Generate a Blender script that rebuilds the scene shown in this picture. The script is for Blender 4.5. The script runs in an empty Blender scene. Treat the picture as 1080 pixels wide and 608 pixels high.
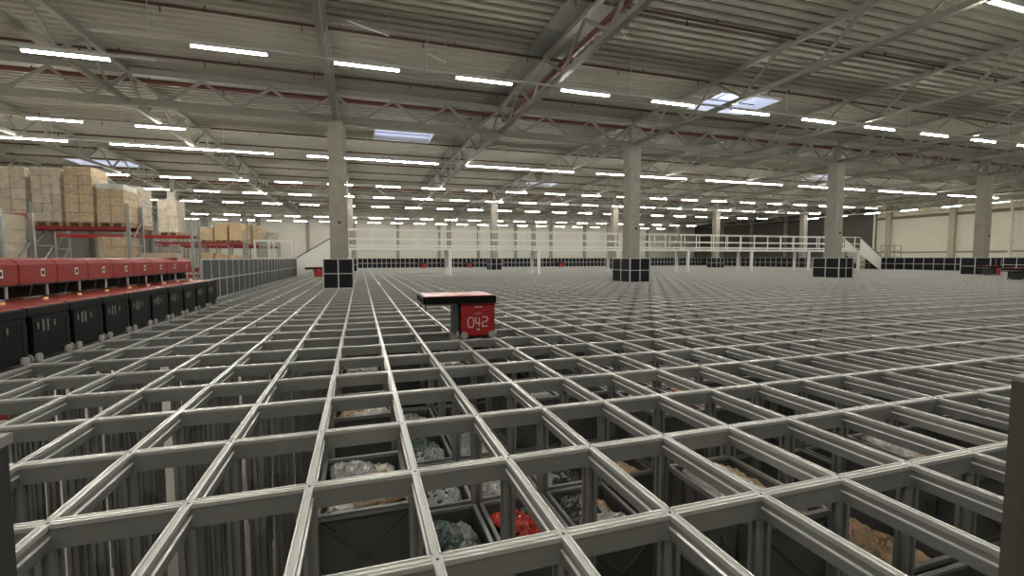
import bpy, math, random
from mathutils import Vector, Matrix
random.seed(7)
S = bpy.context.scene
COL = S.collection

# ------------------------------------------------------------------ camera
F_PX, YAW, PITCH, ROLL = 490.06, 0.31512, 0.06463, -0.0015
CAM = Vector((-0.2346, -1.5643, 1.0461))
fw = Vector((math.sin(YAW)*math.cos(PITCH), math.cos(YAW)*math.cos(PITCH), -math.sin(PITCH)))
rt0 = Vector((math.cos(YAW), -math.sin(YAW), 0))
up0 = rt0.cross(fw)
rt = rt0*math.cos(ROLL) + up0*math.sin(ROLL)
up = up0*math.cos(ROLL) - rt0*math.sin(ROLL)
cd = bpy.data.cameras.new('camera')
cd.sensor_width = 36.0
cd.lens = F_PX/1080*36
cd.clip_start = 0.02
cd.clip_end = 400
co = bpy.data.objects.new('camera', cd)
m = Matrix((rt, up, -fw)).transposed().to_4x4()
m.translation = CAM
co.matrix_world = m
COL.objects.link(co)
S.camera = co

# ------------------------------------------------------------------ world, exposure
W = bpy.data.worlds.new('sky')
S.world = W
W.use_nodes = True
bg = W.node_tree.nodes['Background']
bg.inputs[0].default_value = (0.66, 0.70, 0.90, 1)
bg.inputs[1].default_value = 1.3
S.view_settings.view_transform = 'Standard'
S.view_settings.look = 'None'
S.view_settings.gamma = 1.0
S.view_settings.use_curve_mapping = False
S.view_settings.exposure = 1.1
TUBE = 44.0            # emission of the LED tubes

# ------------------------------------------------------------------ materials
MATS = {}
def mat(name, col, rough=0.5, metal=0.0, noise=0.0, scale=8.0, bump=0.0, emit=None, spec=0.5, stretch=None, obj_var=0.0):
    if name in MATS: return MATS[name]
    M = bpy.data.materials.new(name); M.use_nodes = True
    nt = M.node_tree; b = nt.nodes['Principled BSDF']
    b.inputs['Base Color'].default_value = (*col, 1)
    b.inputs['Roughness'].default_value = rough
    b.inputs['Metallic'].default_value = metal
    b.inputs['Specular IOR Level'].default_value = spec
    if emit:
        b.inputs['Emission Color'].default_value = (*emit[:3], 1)
        b.inputs['Emission Strength'].default_value = emit[3]
    if noise or bump:
        tc = nt.nodes.new('ShaderNodeTexCoord')
        n = nt.nodes.new('ShaderNodeTexNoise'); n.inputs['Scale'].default_value = scale
        n.inputs['Detail'].default_value = 4
        src = tc.outputs['Object']
        if stretch:
            mp = nt.nodes.new('ShaderNodeMapping'); mp.inputs['Scale'].default_value = stretch
            nt.links.new(src, mp.inputs['Vector']); src = mp.outputs['Vector']
        nt.links.new(src, n.inputs['Vector'])
        if noise:
            r = nt.nodes.new('ShaderNodeMapRange')
            r.inputs['From Min'].default_value = 0.3; r.inputs['From Max'].default_value = 0.7
            r.inputs['To Min'].default_value = 1-noise; r.inputs['To Max'].default_value = 1+noise
            mx = nt.nodes.new('ShaderNodeMix'); mx.data_type = 'RGBA'; mx.blend_type = 'MULTIPLY'
            mx.inputs[0].default_value = 1
            mx.inputs[6].default_value = (*col, 1)
            nt.links.new(n.outputs['Fac'], r.inputs['Value'])
            nt.links.new(r.outputs['Result'], mx.inputs[7])
            last = mx.outputs[2]
            if obj_var:
                oi = nt.nodes.new('ShaderNodeObjectInfo')
                hv = nt.nodes.new('ShaderNodeHueSaturation')
                r2 = nt.nodes.new('ShaderNodeMapRange')
                r2.inputs['To Min'].default_value = 1-obj_var; r2.inputs['To Max'].default_value = 1+obj_var
                nt.links.new(oi.outputs['Random'], r2.inputs['Value'])
                nt.links.new(r2.outputs['Result'], hv.inputs['Value'])
                nt.links.new(last, hv.inputs['Color']); last = hv.outputs['Color']
            nt.links.new(last, b.inputs['Base Color'])
        if bump:
            bp = nt.nodes.new('ShaderNodeBump'); bp.inputs['Strength'].default_value = bump
            bp.inputs['Distance'].default_value = 0.02
            nt.links.new(n.outputs['Fac'], bp.inputs['Height'])
            nt.links.new(bp.outputs['Normal'], b.inputs['Normal'])
    MATS[name] = M
    return M

ALU   = mat('pale aluminium track', (0.94, 0.94, 0.915), 0.26, 0.35, noise=0.05, scale=3)  # palest of the aluminium tones, on lips and lower flange
ALUW  = mat('darker aluminium web', (0.33, 0.333, 0.318), 0.42, 0.35, noise=0.10, scale=3)
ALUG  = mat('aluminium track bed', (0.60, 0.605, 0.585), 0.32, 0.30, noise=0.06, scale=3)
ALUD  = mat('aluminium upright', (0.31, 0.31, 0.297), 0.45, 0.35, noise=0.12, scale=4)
ALUF  = mat('aluminium fence profile', (0.66, 0.67, 0.68), 0.35, 0.5)
BINM  = mat('dark grey bin plastic', (0.092, 0.093, 0.092), 0.42, noise=0.1, scale=14)
BLACK = mat('black guard panel', (0.012, 0.013, 0.015), 0.5, spec=0.2)
GREYP = mat('dark grey fence panel', (0.040, 0.043, 0.047), 0.5)
ROBB  = mat('black robot plastic', (0.005, 0.005, 0.006), 0.55, spec=0.18)
ROBR  = mat('red robot paint', (0.44, 0.018, 0.018), 0.36)
ROBT  = mat('red robot lid', (0.46, 0.075, 0.055), 0.28)
CHGR  = mat('red charger paint', (0.33, 0.014, 0.011), 0.42, spec=0.35)
WHEEL = mat('grey wheel', (0.42, 0.42, 0.40), 0.5)
PRINT = mat('pale print', (0.95, 0.85, 0.80), 0.5)
WHITEP= mat('white label', (0.82, 0.82, 0.76), 0.6)
BTNGLOW = mat('glowing amber button', (0.9, 0.6, 0.25), 0.3, emit=(1, 0.6, 0.25, 0.12))  # slight glow stands in for tube light reflected on the lid button
DECK  = mat('ceiling sheet paint', (0.415, 0.402, 0.330), 0.55, noise=0.05, scale=0.6)
STEEL = mat('light grey steel paint', (0.335, 0.325, 0.280), 0.5, noise=0.06, scale=2)
CONC  = mat('concrete column', (0.365, 0.335, 0.29), 0.8, noise=0.10, scale=3, bump=0.1)
FLOORM= mat('concrete floor', (0.50, 0.48, 0.44), 0.6, noise=0.10, scale=0.8)
REDPIPE=mat('red sprinkler pipe', (0.165, 0.048, 0.034), 0.45)
REDTHIN=mat('dark red branch pipe', (0.070, 0.024, 0.018), 0.55)
WALLM = mat('light wall panel', (0.70, 0.68, 0.61), 0.7, noise=0.04, scale=0.5)
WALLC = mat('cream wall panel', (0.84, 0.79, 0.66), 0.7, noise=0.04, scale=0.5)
WALLD = mat('dark wall panel', (0.115, 0.108, 0.092), 0.75, noise=0.08, scale=0.5)
PILASC = mat('cream pilaster', (0.52, 0.47, 0.37), 0.8, noise=0.06)
PILAS = mat('wall pilaster', (0.33, 0.31, 0.27), 0.8, noise=0.06)
WHITE = mat('white paint', (0.80, 0.79, 0.74), 0.45)
GREYB = mat('grey board', (0.30, 0.31, 0.28), 0.7, noise=0.08, scale=1.5)
RACKR = mat('red rack beam', (0.30, 0.018, 0.022), 0.45)
RACKG = mat('galvanised rack steel', (0.36, 0.36, 0.35), 0.42, 0.5)
WOOD  = mat('pallet wood', (0.42, 0.29, 0.17), 0.8, noise=0.15, scale=10)
CARD  = mat('cardboard', (0.66, 0.49, 0.29), 0.75, noise=0.08, scale=3, obj_var=0.12)
CARDL = mat('pale cardboard', (0.66, 0.565, 0.425), 0.75, noise=0.08, scale=3, obj_var=0.12)
TAPE  = mat('packing tape', (0.80, 0.74, 0.60), 0.3)
DARKM = mat('dark grey steel', (0.045, 0.045, 0.047), 0.45, 0.3)
HOUSE = mat('lamp housing', (0.6, 0.6, 0.58), 0.5)
LED   = mat('lit tube diffuser', (0.9, 0.9, 0.9), 0.5, emit=(1.0, 0.968, 0.875, TUBE))
TAN   = mat('brown post paint', (0.105, 0.088, 0.073), 0.5, noise=0.06)
def film_mat():
    M = bpy.data.materials.new('stretch film'); M.use_nodes = True
    nt = M.node_tree; nt.nodes.clear()
    o = nt.nodes.new('ShaderNodeOutputMaterial'); mx = nt.nodes.new('ShaderNodeMixShader')
    t = nt.nodes.new('ShaderNodeBsdfTransparent'); g = nt.nodes.new('ShaderNodeBsdfPrincipled')
    g.inputs['Base Color'].default_value = (0.8, 0.8, 0.78, 1); g.inputs['Roughness'].default_value = 0.22
    tc = nt.nodes.new('ShaderNodeTexCoord'); n = nt.nodes.new('ShaderNodeTexNoise')
    n.inputs['Scale'].default_value = 4; n.inputs['Detail'].default_value = 6
    bp = nt.nodes.new('ShaderNodeBump'); bp.inputs['Strength'].default_value = 0.9; bp.inputs['Distance'].default_value = 0.05
    r = nt.nodes.new('ShaderNodeMapRange'); r.inputs['From Min'].default_value = 0.40; r.inputs['From Max'].default_value = 0.72
    r.inputs['To Min'].default_value = 0.04; r.inputs['To Max'].default_value = 0.30
    L = nt.links.new
    mp = nt.nodes.new('ShaderNodeMapping'); mp.inputs['Scale'].default_value = (1, 1, 1.6)
    L(tc.outputs['Object'], mp.inputs['Vector']); L(mp.outputs['Vector'], n.inputs['Vector']); L(n.outputs['Fac'], bp.inputs['Height']); L(bp.outputs['Normal'], g.inputs['Normal'])
    L(n.outputs['Fac'], r.inputs['Value']); L(r.outputs['Result'], mx.inputs[0]); L(t.outputs[0], mx.inputs[1]); L(g.outputs[0], mx.inputs[2])
    L(mx.outputs[0], o.inputs[0]); return M
FILM = film_mat()
def pane_mat():
    M = bpy.data.materials.new('skylight glazing'); M.use_nodes = True
    nt = M.node_tree; nt.nodes.clear()
    o = nt.nodes.new('ShaderNodeOutputMaterial'); mx = nt.nodes.new('ShaderNodeMixShader')
    t = nt.nodes.new('ShaderNodeBsdfTransparent'); t.inputs[0].default_value = (0.9, 0.93, 1, 1)
    g = nt.nodes.new('ShaderNodeBsdfTranslucent'); g.inputs[0].default_value = (0.8, 0.83, 0.95, 1)
    mx.inputs[0].default_value = 0.35
    L = nt.links.new
    L(t.outputs[0], mx.inputs[1]); L(g.outputs[0], mx.inputs[2]); L(mx.outputs[0], o.inputs[0]); return M
PANE = pane_mat()
def bag(name, col, rough=0.14):
    return mat(name, col, rough, noise=0.18, scale=10, bump=0.8, spec=0.9)
BAGS = {'clear': bag('clear bag over grey cloth', (0.36, 0.37, 0.36)), 'white': bag('white wrapped packet', (0.62, 0.60, 0.55), 0.35),
        'brown': bag('brown paper packet', (0.50, 0.33, 0.20), 0.5), 'red': bag('red foil packet', (0.62, 0.05, 0.03)),
        'dark': bag('black garment bag', (0.045, 0.045, 0.045)), 'blue': bag('light blue packet', (0.25, 0.45, 0.62), 0.4),
        'green': bag('grey green bag', (0.14, 0.20, 0.19))}

# ------------------------------------------------------------------ helpers
class MB:
    def __init__(s): s.v = []; s.f = []
    def box(s, x0, x1, y0, y1, z0, z1):
        n = len(s.v)
        s.v += [(x0,y0,z0),(x1,y0,z0),(x1,y1,z0),(x0,y1,z0),(x0,y0,z1),(x1,y0,z1),(x1,y1,z1),(x0,y1,z1)]
        s.f += [tuple(n+k for k in q) for q in ((0,3,2,1),(4,5,6,7),(0,1,5,4),(1,2,6,5),(2,3,7,6),(3,0,4,7))]
        return s
    def bar(s, a, b, w, h=None, upv=(0,0,1)):
        h = h or w
        a = Vector(a); b = Vector(b); d = (b-a).normalized(); u = Vector(upv)
        if abs(d.dot(u)) > 0.99: u = Vector((1,0,0))
        r = d.cross(u).normalized()*(w/2); t = r.cross(d).normalized()*(h/2)
        n = len(s.v)
        for p in (a, b):
            for q in (r+t, r-t, -r-t, -r+t): s.v.append(tuple(p+q))
        s.f += [tuple(n+k for k in q) for q in ((0,1,2,3),(7,6,5,4),(0,4,5,1),(1,5,6,2),(2,6,7,3),(3,7,4,0))]
        return s
    def cyl(s, a, b, r, k=12):
        a = Vector(a); b = Vector(b); d = (b-a).normalized(); u = Vector((0,0,1))
        if abs(d.dot(u)) > 0.99: u = Vector((1,0,0))
        x = d.cross(u).normalized(); y = x.cross(d)
        n = len(s.v)
        for p in (a, b):
            for i in range(k):
                t = 2*math.pi*i/k
                s.v.append(tuple(p + x*(r*math.cos(t)) + y*(r*math.sin(t))))
        s.f += [tuple(n+i for i in range(k)), tuple(n+k+i for i in reversed(range(k)))]
        for i in range(k):
            j = (i+1) % k
            s.f.append((n+i, n+k+i, n+k+j, n+j))
        return s
    def prism(s, prof, axis, a, b):
        """prof: 2D outline; axis 'x','y','z' extrude from a to b"""
        n = len(s.v); k = len(prof)
        for t in (a, b):
            for (p, q) in prof:
                s.v.append({'x': (t,p,q), 'y': (p,t,q), 'z': (p,q,t)}[axis])
        s.f += [tuple(n+i for i in range(k)), tuple(n+k+i for i in reversed(range(k)))]
        for i in range(k):
            j = (i+1) % k
            s.f.append((n+i, n+k+i, n+k+j, n+j))
        return s
    def mesh(s, name, m, smooth=False):
        me = bpy.data.meshes.new(name); me.from_pydata(s.v, [], s.f)
        me.materials.append(m)
        if smooth: me.shade_smooth()
        me.validate(); me.update()
        return me
import bmesh
def fixn(me):
    bm = bmesh.new(); bm.from_mesh(me); bmesh.ops.recalc_face_normals(bm, faces=bm.faces); bm.to_mesh(me); bm.free(); return me
def put(name, me, parent=None, loc=(0,0,0), rot=(0,0,0)):
    o = bpy.data.objects.new(name, me); COL.objects.link(o)
    o.location = loc; o.rotation_euler = rot
    if parent: o.parent = parent
    return o
def build(mb, name, m, parent=None, loc=(0,0,0), smooth=False):
    return put(name, fixn(mb.mesh(name, m, smooth)), parent, loc)
def tag(o, label, cat, group=None, kind=None):
    o['label'] = label; o['category'] = cat
    if group: o['group'] = group
    if kind: o['kind'] = kind
    return o
def struct(o, label=None, cat=None):
    o['kind'] = 'structure'
    if label: o['label'] = label
    if cat: o['category'] = cat
    return o
def thing(name, label, cat, loc=(0,0,0), rz=0, group=None):
    o = put(name, None, None, loc, (0,0,rz))
    return tag(o, label, cat, group)
def copy_tree(o, parent=None):
    c = o.copy(); COL.objects.link(c); c.parent = parent
    for ch in list(o.children): copy_tree(ch, c)
    return c
def dup(root, loc, label, group=None, rz=None):
    c = copy_tree(root); c.location = loc
    if rz is not None: c.rotation_euler = (0,0,rz)
    c['label'] = label
    if group: c['group'] = group
    elif 'group' in c: del c['group']
    return c
ORD = []
ORD = ['first','second','third','fourth','fifth','sixth','seventh','eighth','ninth','tenth','eleventh','twelfth','thirteenth','fourteenth','fifteenth','sixteenth','seventeenth','eighteenth','nineteenth','twentieth']
ORD += ['twenty-'+w for w in ORD[:9]] + ['thirtieth'] + ['thirty-'+w for w in ORD[:9]]

# ------------------------------------------------------------------ dimensions
PX, PY = 0.48, 0.705                  # grid pitch across and along
I0, I1, J0, J1 = -9, 90, -1, 70       # rails
GX0, GX1, GY0, GY1 = I0*PX, I1*PX, J0*PY, J1*PY
FL = -4.20                            # hall floor below the top of the grid
ZB, ZT = 5.92, 6.86                   # truss chord centres
ZD = 7.0                              # underside of the ceiling sheet
XW0, XW1, YW0, YW1 = -42.0, 57.0, -16.0, 68.0
COLX = [-12.96, -0.96, 11.04, 23.04, 35.04, 47.04]
COLY = [16.22, 38.08, 59.94]
TRX = [-18.96 + 6*k for k in range(13)]

# ------------------------------------------------------------------ hall shell
struct(build(MB().box(XW0, XW1, YW0, YW1, FL-0.2, FL), 'floor', FLOORM))
struct(build(MB().box(XW0, XW1, YW1, YW1+0.25, FL, ZD+0.2), 'wall_far', WALLM))
struct(build(MB().box(XW0-0.25, XW0, YW0, YW1, FL, ZD+0.2), 'wall_left', WALLM))
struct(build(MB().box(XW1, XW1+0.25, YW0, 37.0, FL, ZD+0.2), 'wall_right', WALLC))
struct(build(MB().box(XW1-0.1, XW1+0.25, 37.0, YW1, FL, ZD+0.2), 'wall_right_far', WALLD))  # far part of the right wall in a darker tone
struct(build(MB().box(XW0, XW1, YW0-0.25, YW0, FL, ZD+0.2), 'wall_near', WALLM))
n = 1
for x in range(-37, 57, 6):
    struct(build(MB().box(x-0.2, x+0.2, YW1-0.35, YW1-0.001, FL, ZD), f'trim_{n}', PILAS)); n += 1
for y in (5, 11, 17, 23, 29.6, 35.6):
    struct(build(MB().box(XW1-0.35, XW1-0.001, y-0.25, y+0.25, FL, ZD), f'trim_{n}', PILASC)); n += 1
struct(build(MB().box(XW1-0.06, XW1-0.001, YW0, 37, 1.52, 1.68), f'trim_{n}', PILAS)); n += 1
struct(build(MB().box(XW1-0.10, XW1-0.001, YW0, 37, 5.3, 5.6), f'trim_{n}', mat('timber edge', (0.25,0.18,0.11), 0.7))); n += 1
for y in (43, 49, 55, 61):
    struct(build(MB().box(XW1-0.4, XW1-0.101, y-0.2, y+0.2, FL, ZD), f'trim_{n}', PILAS)); n += 1

# ceiling of ribbed sheets, open at the skylights
SKY = [(0.55, 3.25, 21.3, 22.9), (12.3, 15.0, 12.5, 14.15), (12.4, 14.9, 33.2, 34.9), (-16.8, -13.6, 33.4, 35.0), (31.4, 34.2, 23.6, 25.2)]
RP = 0.33
mb = MB()
y = YW0
while y < YW1:
    prof = [(y,ZD+0.17),(y+0.035,ZD),(y+0.20,ZD),(y+0.235,ZD+0.17),(y+RP,ZD+0.17)]
    holes = sorted((s[0], s[1]) for s in SKY if s[2]-0.05 < y+RP/2 < s[3]+0.05)
    xs = [XW0] + [v for h in holes for v in h] + [XW1]
    for a, b in zip(xs[::2], xs[1::2]):
        for (p, q), (p2, q2) in zip(prof[:-1], prof[1:]):
            k = len(mb.v)
            mb.v += [(a,p,q),(b,p,q),(b,p2,q2),(a,p2,q2)]
            mb.f.append((k,k+1,k+2,k+3))
    y += RP
struct(put('ceiling', mb.mesh('ceiling', DECK)))
SKYL = ['skylight between the leftmost two columns in front of the second girder', 'large skylight right of the second column behind a roof truss',
        'small distant skylight seen to the left of the second column', 'skylight above the pallet racks at far left', 'skylight partly hidden by the third column']
for k, (a, b, c, d) in enumerate(SKY):
    t = thing('skylight', 'bluish daylit '+SKYL[k], 'skylight', ((a+b)/2, (c+d)/2, ZD))
    hx, hy = (b-a)/2, (d-c)/2+0.12
    for (u0,u1,v0,v1) in ((-hx-0.04,-hx,-hy,hy),(hx,hx+0.04,-hy,hy),(-hx,hx,-hy-0.04,-hy),(-hx,hx,hy,hy+0.04)):
        build(MB().box(u0,u1,v0,v1,-0.03,0.55), 'curb', WHITE, t)
    for s in (0, 1):
        build(MB().box(-hx+s*hx+0.01, s*hx-0.01, -hy, hy, 0.50, 0.52), 'pane', PANE, t)
    build(MB().box(-0.025,0.025,-hy,hy,0.49,0.54), 'glazing_bar', STEEL, t)
    build(MB().cyl((-hx, hy*0.35, 0.2), (hx, hy*0.35, 0.2), 0.02, 8), 'opener_shaft', DARKM, t)

# ------------------------------------------------------------------ columns
me_shaft = fixn(MB().prism([(-0.25,-0.27),(0.25,-0.27),(0.27,-0.25),(0.27,0.25),(0.25,0.27),(-0.25,0.27),(-0.27,0.25),(-0.27,-0.25)], 'z', FL, ZB-0.1).mesh('shaft', CONC))
me_head = fixn(MB().box(-0.12,0.12,-0.12,0.12,ZB-0.1,ZT).box(-0.3,0.3,-0.3,0.3,ZB-0.14,ZB-0.1).mesh('head_plate', STEEL))
me_sens = fixn(MB().cyl((0.06,-0.27,2.3),(0.06,-0.31,2.3),0.05,14).mesh('sensor', DARKM))
me_cond = fixn(MB().bar((0.31,-0.1,1.1),(0.31,-0.1,5.7),0.05).mesh('conduit', STEEL))
CN = {0:'hidden at far left', 1:'left of the red robot', 2:'in the middle of the hall', 3:'right of the middle', 4:'nearest the cream wall', 5:'furthest right'}
for r, cy in enumerate(COLY):
    for c, cx in enumerate(COLX):
        if r == 0 and c in (0, 5): continue
        lab = ['square concrete column of the nearest row, ', 'more distant concrete column of the second row, ', 'far concrete column near the back wall, '][r] + ['leftmost over the racks','on the left column line','on the second column line','on the third column line','on the fourth column line','on the rightmost column line'][c]
        t = thing('column', lab, 'column', (cx, cy, 0))
        put('shaft', me_shaft, t); put('head_plate', me_head, t)
        if r == 0 or r == 1: put('sensor', me_sens, t)
        if r == 0: put('conduit', me_cond, t)

# ------------------------------------------------------------------ roof trusses
def truss_proto(name, L, panels, chord, diag, label, cat='truss', e=0.02):
    """lattice along +Y from 0 to L"""
    t = thing(name, label, cat)
    w, h = chord
    build(MB().box(-w/2,w/2,e,L-e,ZB-h/2,ZB+h/2), 'bottom_chord', STEEL, t)
    build(MB().box(-w/2,w/2,e,L-e,ZT-h/2,ZT+h/2), 'top_chord', STEEL, t)
    p = L/panels
    a = fixn(MB().bar((0,0,ZT-h/2),(0,p/2,ZB+h/2),diag).mesh('diagonal', STEEL))
    b = fixn(MB().bar((0,0,ZB+h/2),(0,p/2,ZT-h/2),diag).mesh('diagonal', STEEL))
    g = fixn(MB().box(-0.015,0.015,-0.12,0.12,ZB+h/2,ZB+h/2+0.12).mesh('gusset', STEEL))
    for k in range(panels):
        put('diagonal', a, t, (0, k*p, 0)); put('diagonal', b, t, (0, (k+0.5)*p, 0))
        put('gusset', g, t, (0, (k+0.5)*p, 0))
    return t
BAYY = [(-5.64, 16.22), (16.22, 38.08), (38.08, 59.94)]
bayn = ['nearest span', 'second span', 'far span']
tn = ['fourth line left of the columns','third line left of the columns','second line left of the columns','line just left of the columns','left column line','line between the first two columns','second column line',
      'line between second and third columns','third column line','line between third and fourth columns','fourth column line','line right of the fourth column','line nearest the cream wall']
L = BAYY[0][1]-BAYY[0][0]
tp = truss_proto('roof_truss', L, 9, (0.15, 0.12), 0.065, '')
first = True
for k, x in enumerate(TRX):
    for b, (y0, y1) in enumerate(BAYY):
        lab = f'grey lattice roof truss on the {tn[k]}, {bayn[b]}'
        if first:
            tp.location = (x, y0, 0); tp['label'] = lab; first = False
        else:
            dup(tp, (x, y0, 0), lab)
gp = truss_proto('girder_truss', 12.0, 6, (0.22, 0.2), 0.08, '', 'girder', 0.13)
gp.rotation_euler = (0,0,-math.pi/2)
first = True
gspan = ['at far left over the racks','left of the left column','between the first and second columns','between the second and third columns','between the third and fourth columns','right of the fourth column']
for r, cy in enumerate(COLY):
    for c, cx in enumerate([COLX[0]-12]+COLX[:-1]):
        lab = f'heavy grey lattice girder of the {["nearest","second","farthest"][r]} column row, {gspan[c]}'
        if first: gp.location = (cx, cy, 0); gp['label'] = lab; first = False
        else: dup(gp, (cx, cy, 0), lab, rz=-math.pi/2)
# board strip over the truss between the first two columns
t = thing('flat_board', 'flat grey board strip under the ceiling along the truss between first two columns', 'board', (5.04, 0, 0))
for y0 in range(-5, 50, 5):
    build(MB().box(-0.62,0.62,y0+0.01,y0+4.99,ZD-0.065,ZD-0.01), 'board', GREYB, t)
# sprinkler pipes
def pipe(name, a, b, r, label, group=None, hang=True, axis='x'):
    t = thing(name, label, 'pipe', (0,0,0), 0, group)
    build(MB().cyl(a, b, r, 10), 'pipe_run', REDPIPE if r > 0.05 else REDTHIN, t, smooth=False)
    mb = MB(); 
    if axis == 'x':
        x = a[0]+1.5
        h = fixn(MB().cyl((0,0,-r-0.14),(0,0,0),0.015,6).mesh('sprinkler_head', REDTHIN))
        hh = fixn(MB().box(-0.01,0.01,-0.02,0.02,0,ZD-a[2]+0.02).mesh('hanger', DARKM))
        while x < min(b[0], 40):
            put('sprinkler_head', h, t, (x, a[1], a[2])); put('hanger', hh, t, (x+0.9, a[1], a[2])); x += 3.0
    return t
pn = 0
for y in (5.2, 8.3, 11.5, 14.75, 19.8, 22.9, 26.0, 29.1, 32.2, 35.3, 41, 44.2, 47.4, 50.6, 53.8, 57):
    pipe('sprinkler_pipe', (-24, y, ZD-0.11), (50, y, ZD-0.11), 0.035, f'thin red sprinkler pipe across the ceiling, {ORD[pn]} from the viewer'); pn += 1
for k, y in enumerate((16.75, 38.6)):
    pipe('sprinkler_main', (-24, y, ZT-0.10), (50, y, ZT-0.10), 0.075, ['thick red sprinkler main along the nearest girder', 'thick red sprinkler main along the second girder'][k])
pipe('riser_main', (5.13, 0.0, 6.34), (5.13, 15.9, 6.34), 0.085, 'thick red pipe running inside the truss between the first two columns', axis='y')

# ------------------------------------------------------------------ light rows
LT = 1.55
me_dif = fixn(MB().prism([(-0.034,0),(-0.03,-0.035),(0.03,-0.035),(0.034,0)], 'x', 0.02, LT-0.02).mesh('diffuser', LED))
me_hou = fixn(MB().box(0,LT,-0.04,0.04,0.001,0.05).box(0,0.02,-0.036,0.036,-0.038,0.001).box(LT-0.02,LT,-0.036,0.036,-0.038,0.001).mesh('housing', HOUSE))
lp = [None]
def light(x, y, z, rz, label, group):
    if lp[0] is None:
        t = thing('ceiling_light', label, 'light', (x,y,z), rz, group)
        put('diffuser', me_dif, t); put('housing', me_hou, t); lp[0] = t; return t
    return dup(lp[0], (x,y,z), label, group, rz)
def trunk(x0, x1, y, z, label, axis='x'):
    t = thing('light_trunking', label, 'trunking', (0,0,0))
    if axis == 'x':
        build(MB().box(x0,x1,y-0.03,y+0.03,z+0.052,z+0.10), 'rail', HOUSE, t)
        h = fixn(MB().box(-0.006,0.006,-0.006,0.006,z+0.1,ZD+0.01).mesh('drop_wire', HOUSE))
        x = x0+1
        while x < x1: put('drop_wire', h, t, (x, y, 0)); x += 6
    else:
        build(MB().box(y-0.03,y+0.03,x0,x1,z+0.052,z+0.10), 'rail', HOUSE, t)
        h = fixn(MB().box(-0.006,0.006,-0.006,0.006,z+0.1,ZD+0.01).mesh('drop_wire', HOUSE))
        x = x0+1
        while x < x1: put('drop_wire', h, t, (y, x, 0)); x += 6
Z = 5.72
Z = 5.78
def sc(v, c, z):        # keeps a row in line when its height is a little below the reference height 5.9
    return c + (v-c)*(z-CAM.z)/(5.9-CAM.z)
def row(y, starts, label, group, x0=None, x1=None, z=Z):
    yy = sc(y, CAM.y, z)
    q = 0
    for x in starts:
        xx = sc(x, CAM.x, z)
        d = Vector((xx+LT/2, yy, z)) - CAM
        px = 540+F_PX*d.dot(rt)/max(d.dot(fw), 0.01); py = 304-F_PX*d.dot(up)/max(d.dot(fw), 0.01)
        if d.dot(fw) > 0 and -5 < px < 1085 and -4 < py < 608 and q < len(ORD):
            light(xx, yy, z, 0, f'{label}, {ORD[q]} from the left', group); q += 1
        else:
            light(xx, yy, z, 0, label+', outside the picture', group)
    trunk((x0 if x0 is not None else min(starts)-1), (x1 if x1 is not None else max(starts)+2.5), yy, z, 'thin pale trunking rail carrying the '+group)
row(4.3, [11.16+3.06*k for k in range(-10, 8)], 'slim LED tube in the row nearest overhead', 'LED tubes of the nearest overhead row')  # leftward run out of view added to light the rack fronts
row(-2.5, [11.16+3.06*k for k in range(-9, 8)], 'added slim LED tube in the unseen row above the viewer', 'added LED tubes above the viewer')  # row added out of view to brighten faces turned to the camera
r1 = [-3.81+3.06*k for k in range(0, 16)]
yy = sc(11.08, CAM.y, Z)
for k, x in enumerate(r1):
    light(sc(x, CAM.x, Z), yy, Z, 0, f'bright LED tube in the long front row, {ORD[k]} from the left', 'LED tubes of the long front row')
trunk(-5.5, 46, yy, Z, 'thin pale trunking rail carrying the LED tubes of the long front row')
light(-6.87, 11.1, 5.40, 0, 'brightest low LED tube at upper left crossing the roof truss', 'LED tubes over the rack aisle')
for k in range(1, 5): light(-6.87-3.06*k, 11.1, 5.40, 0, 'added LED tube over the rack aisle beyond the left picture edge', 'LED tubes over the rack aisle')  # unseen tubes added to light the rack fronts
trunk(-21, -4.5, 11.1, 5.40, 'thin low trunking rail at upper left over the rack aisle')
row(19.15, [-14.15, -11.05, -7.94], 'short LED tube behind the nearest girder at left', 'LED tubes behind the girder at left')
r2 = [-17.83+7.65*k + 1.55*q for k in range(0, 9) for q in range(4)]
row(22.7, r2, 'LED tube in the row of long joined strips', 'LED tubes of the long strip row')
far = [(31.4, 'third'), (37.4, 'fourth'), (44.5, 'fifth'), (57.6, 'sixth'), (65.2, 'last')]
for y, nm in far:
    row(y, [3.95+3.07*k for k in range(-8, 15)], f'short distant LED tube in the {nm} light row', f'LED tubes of the {nm} light row')
for wq, y in enumerate((8.0, 11.4, 14.8, 18.2, 23.0, 26.3, 29.8, 33.3, 36.8, 40.2)):
    light(51.9, y, 5.75, math.pi/2, f'LED tube parallel to the cream right wall, {ORD[wq]} from the viewer', 'LED tubes along the right wall')
trunk(6, 43, 51.9, 5.75, 'thin pale trunking rail carrying the LED tubes along the right wall', 'y')

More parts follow.
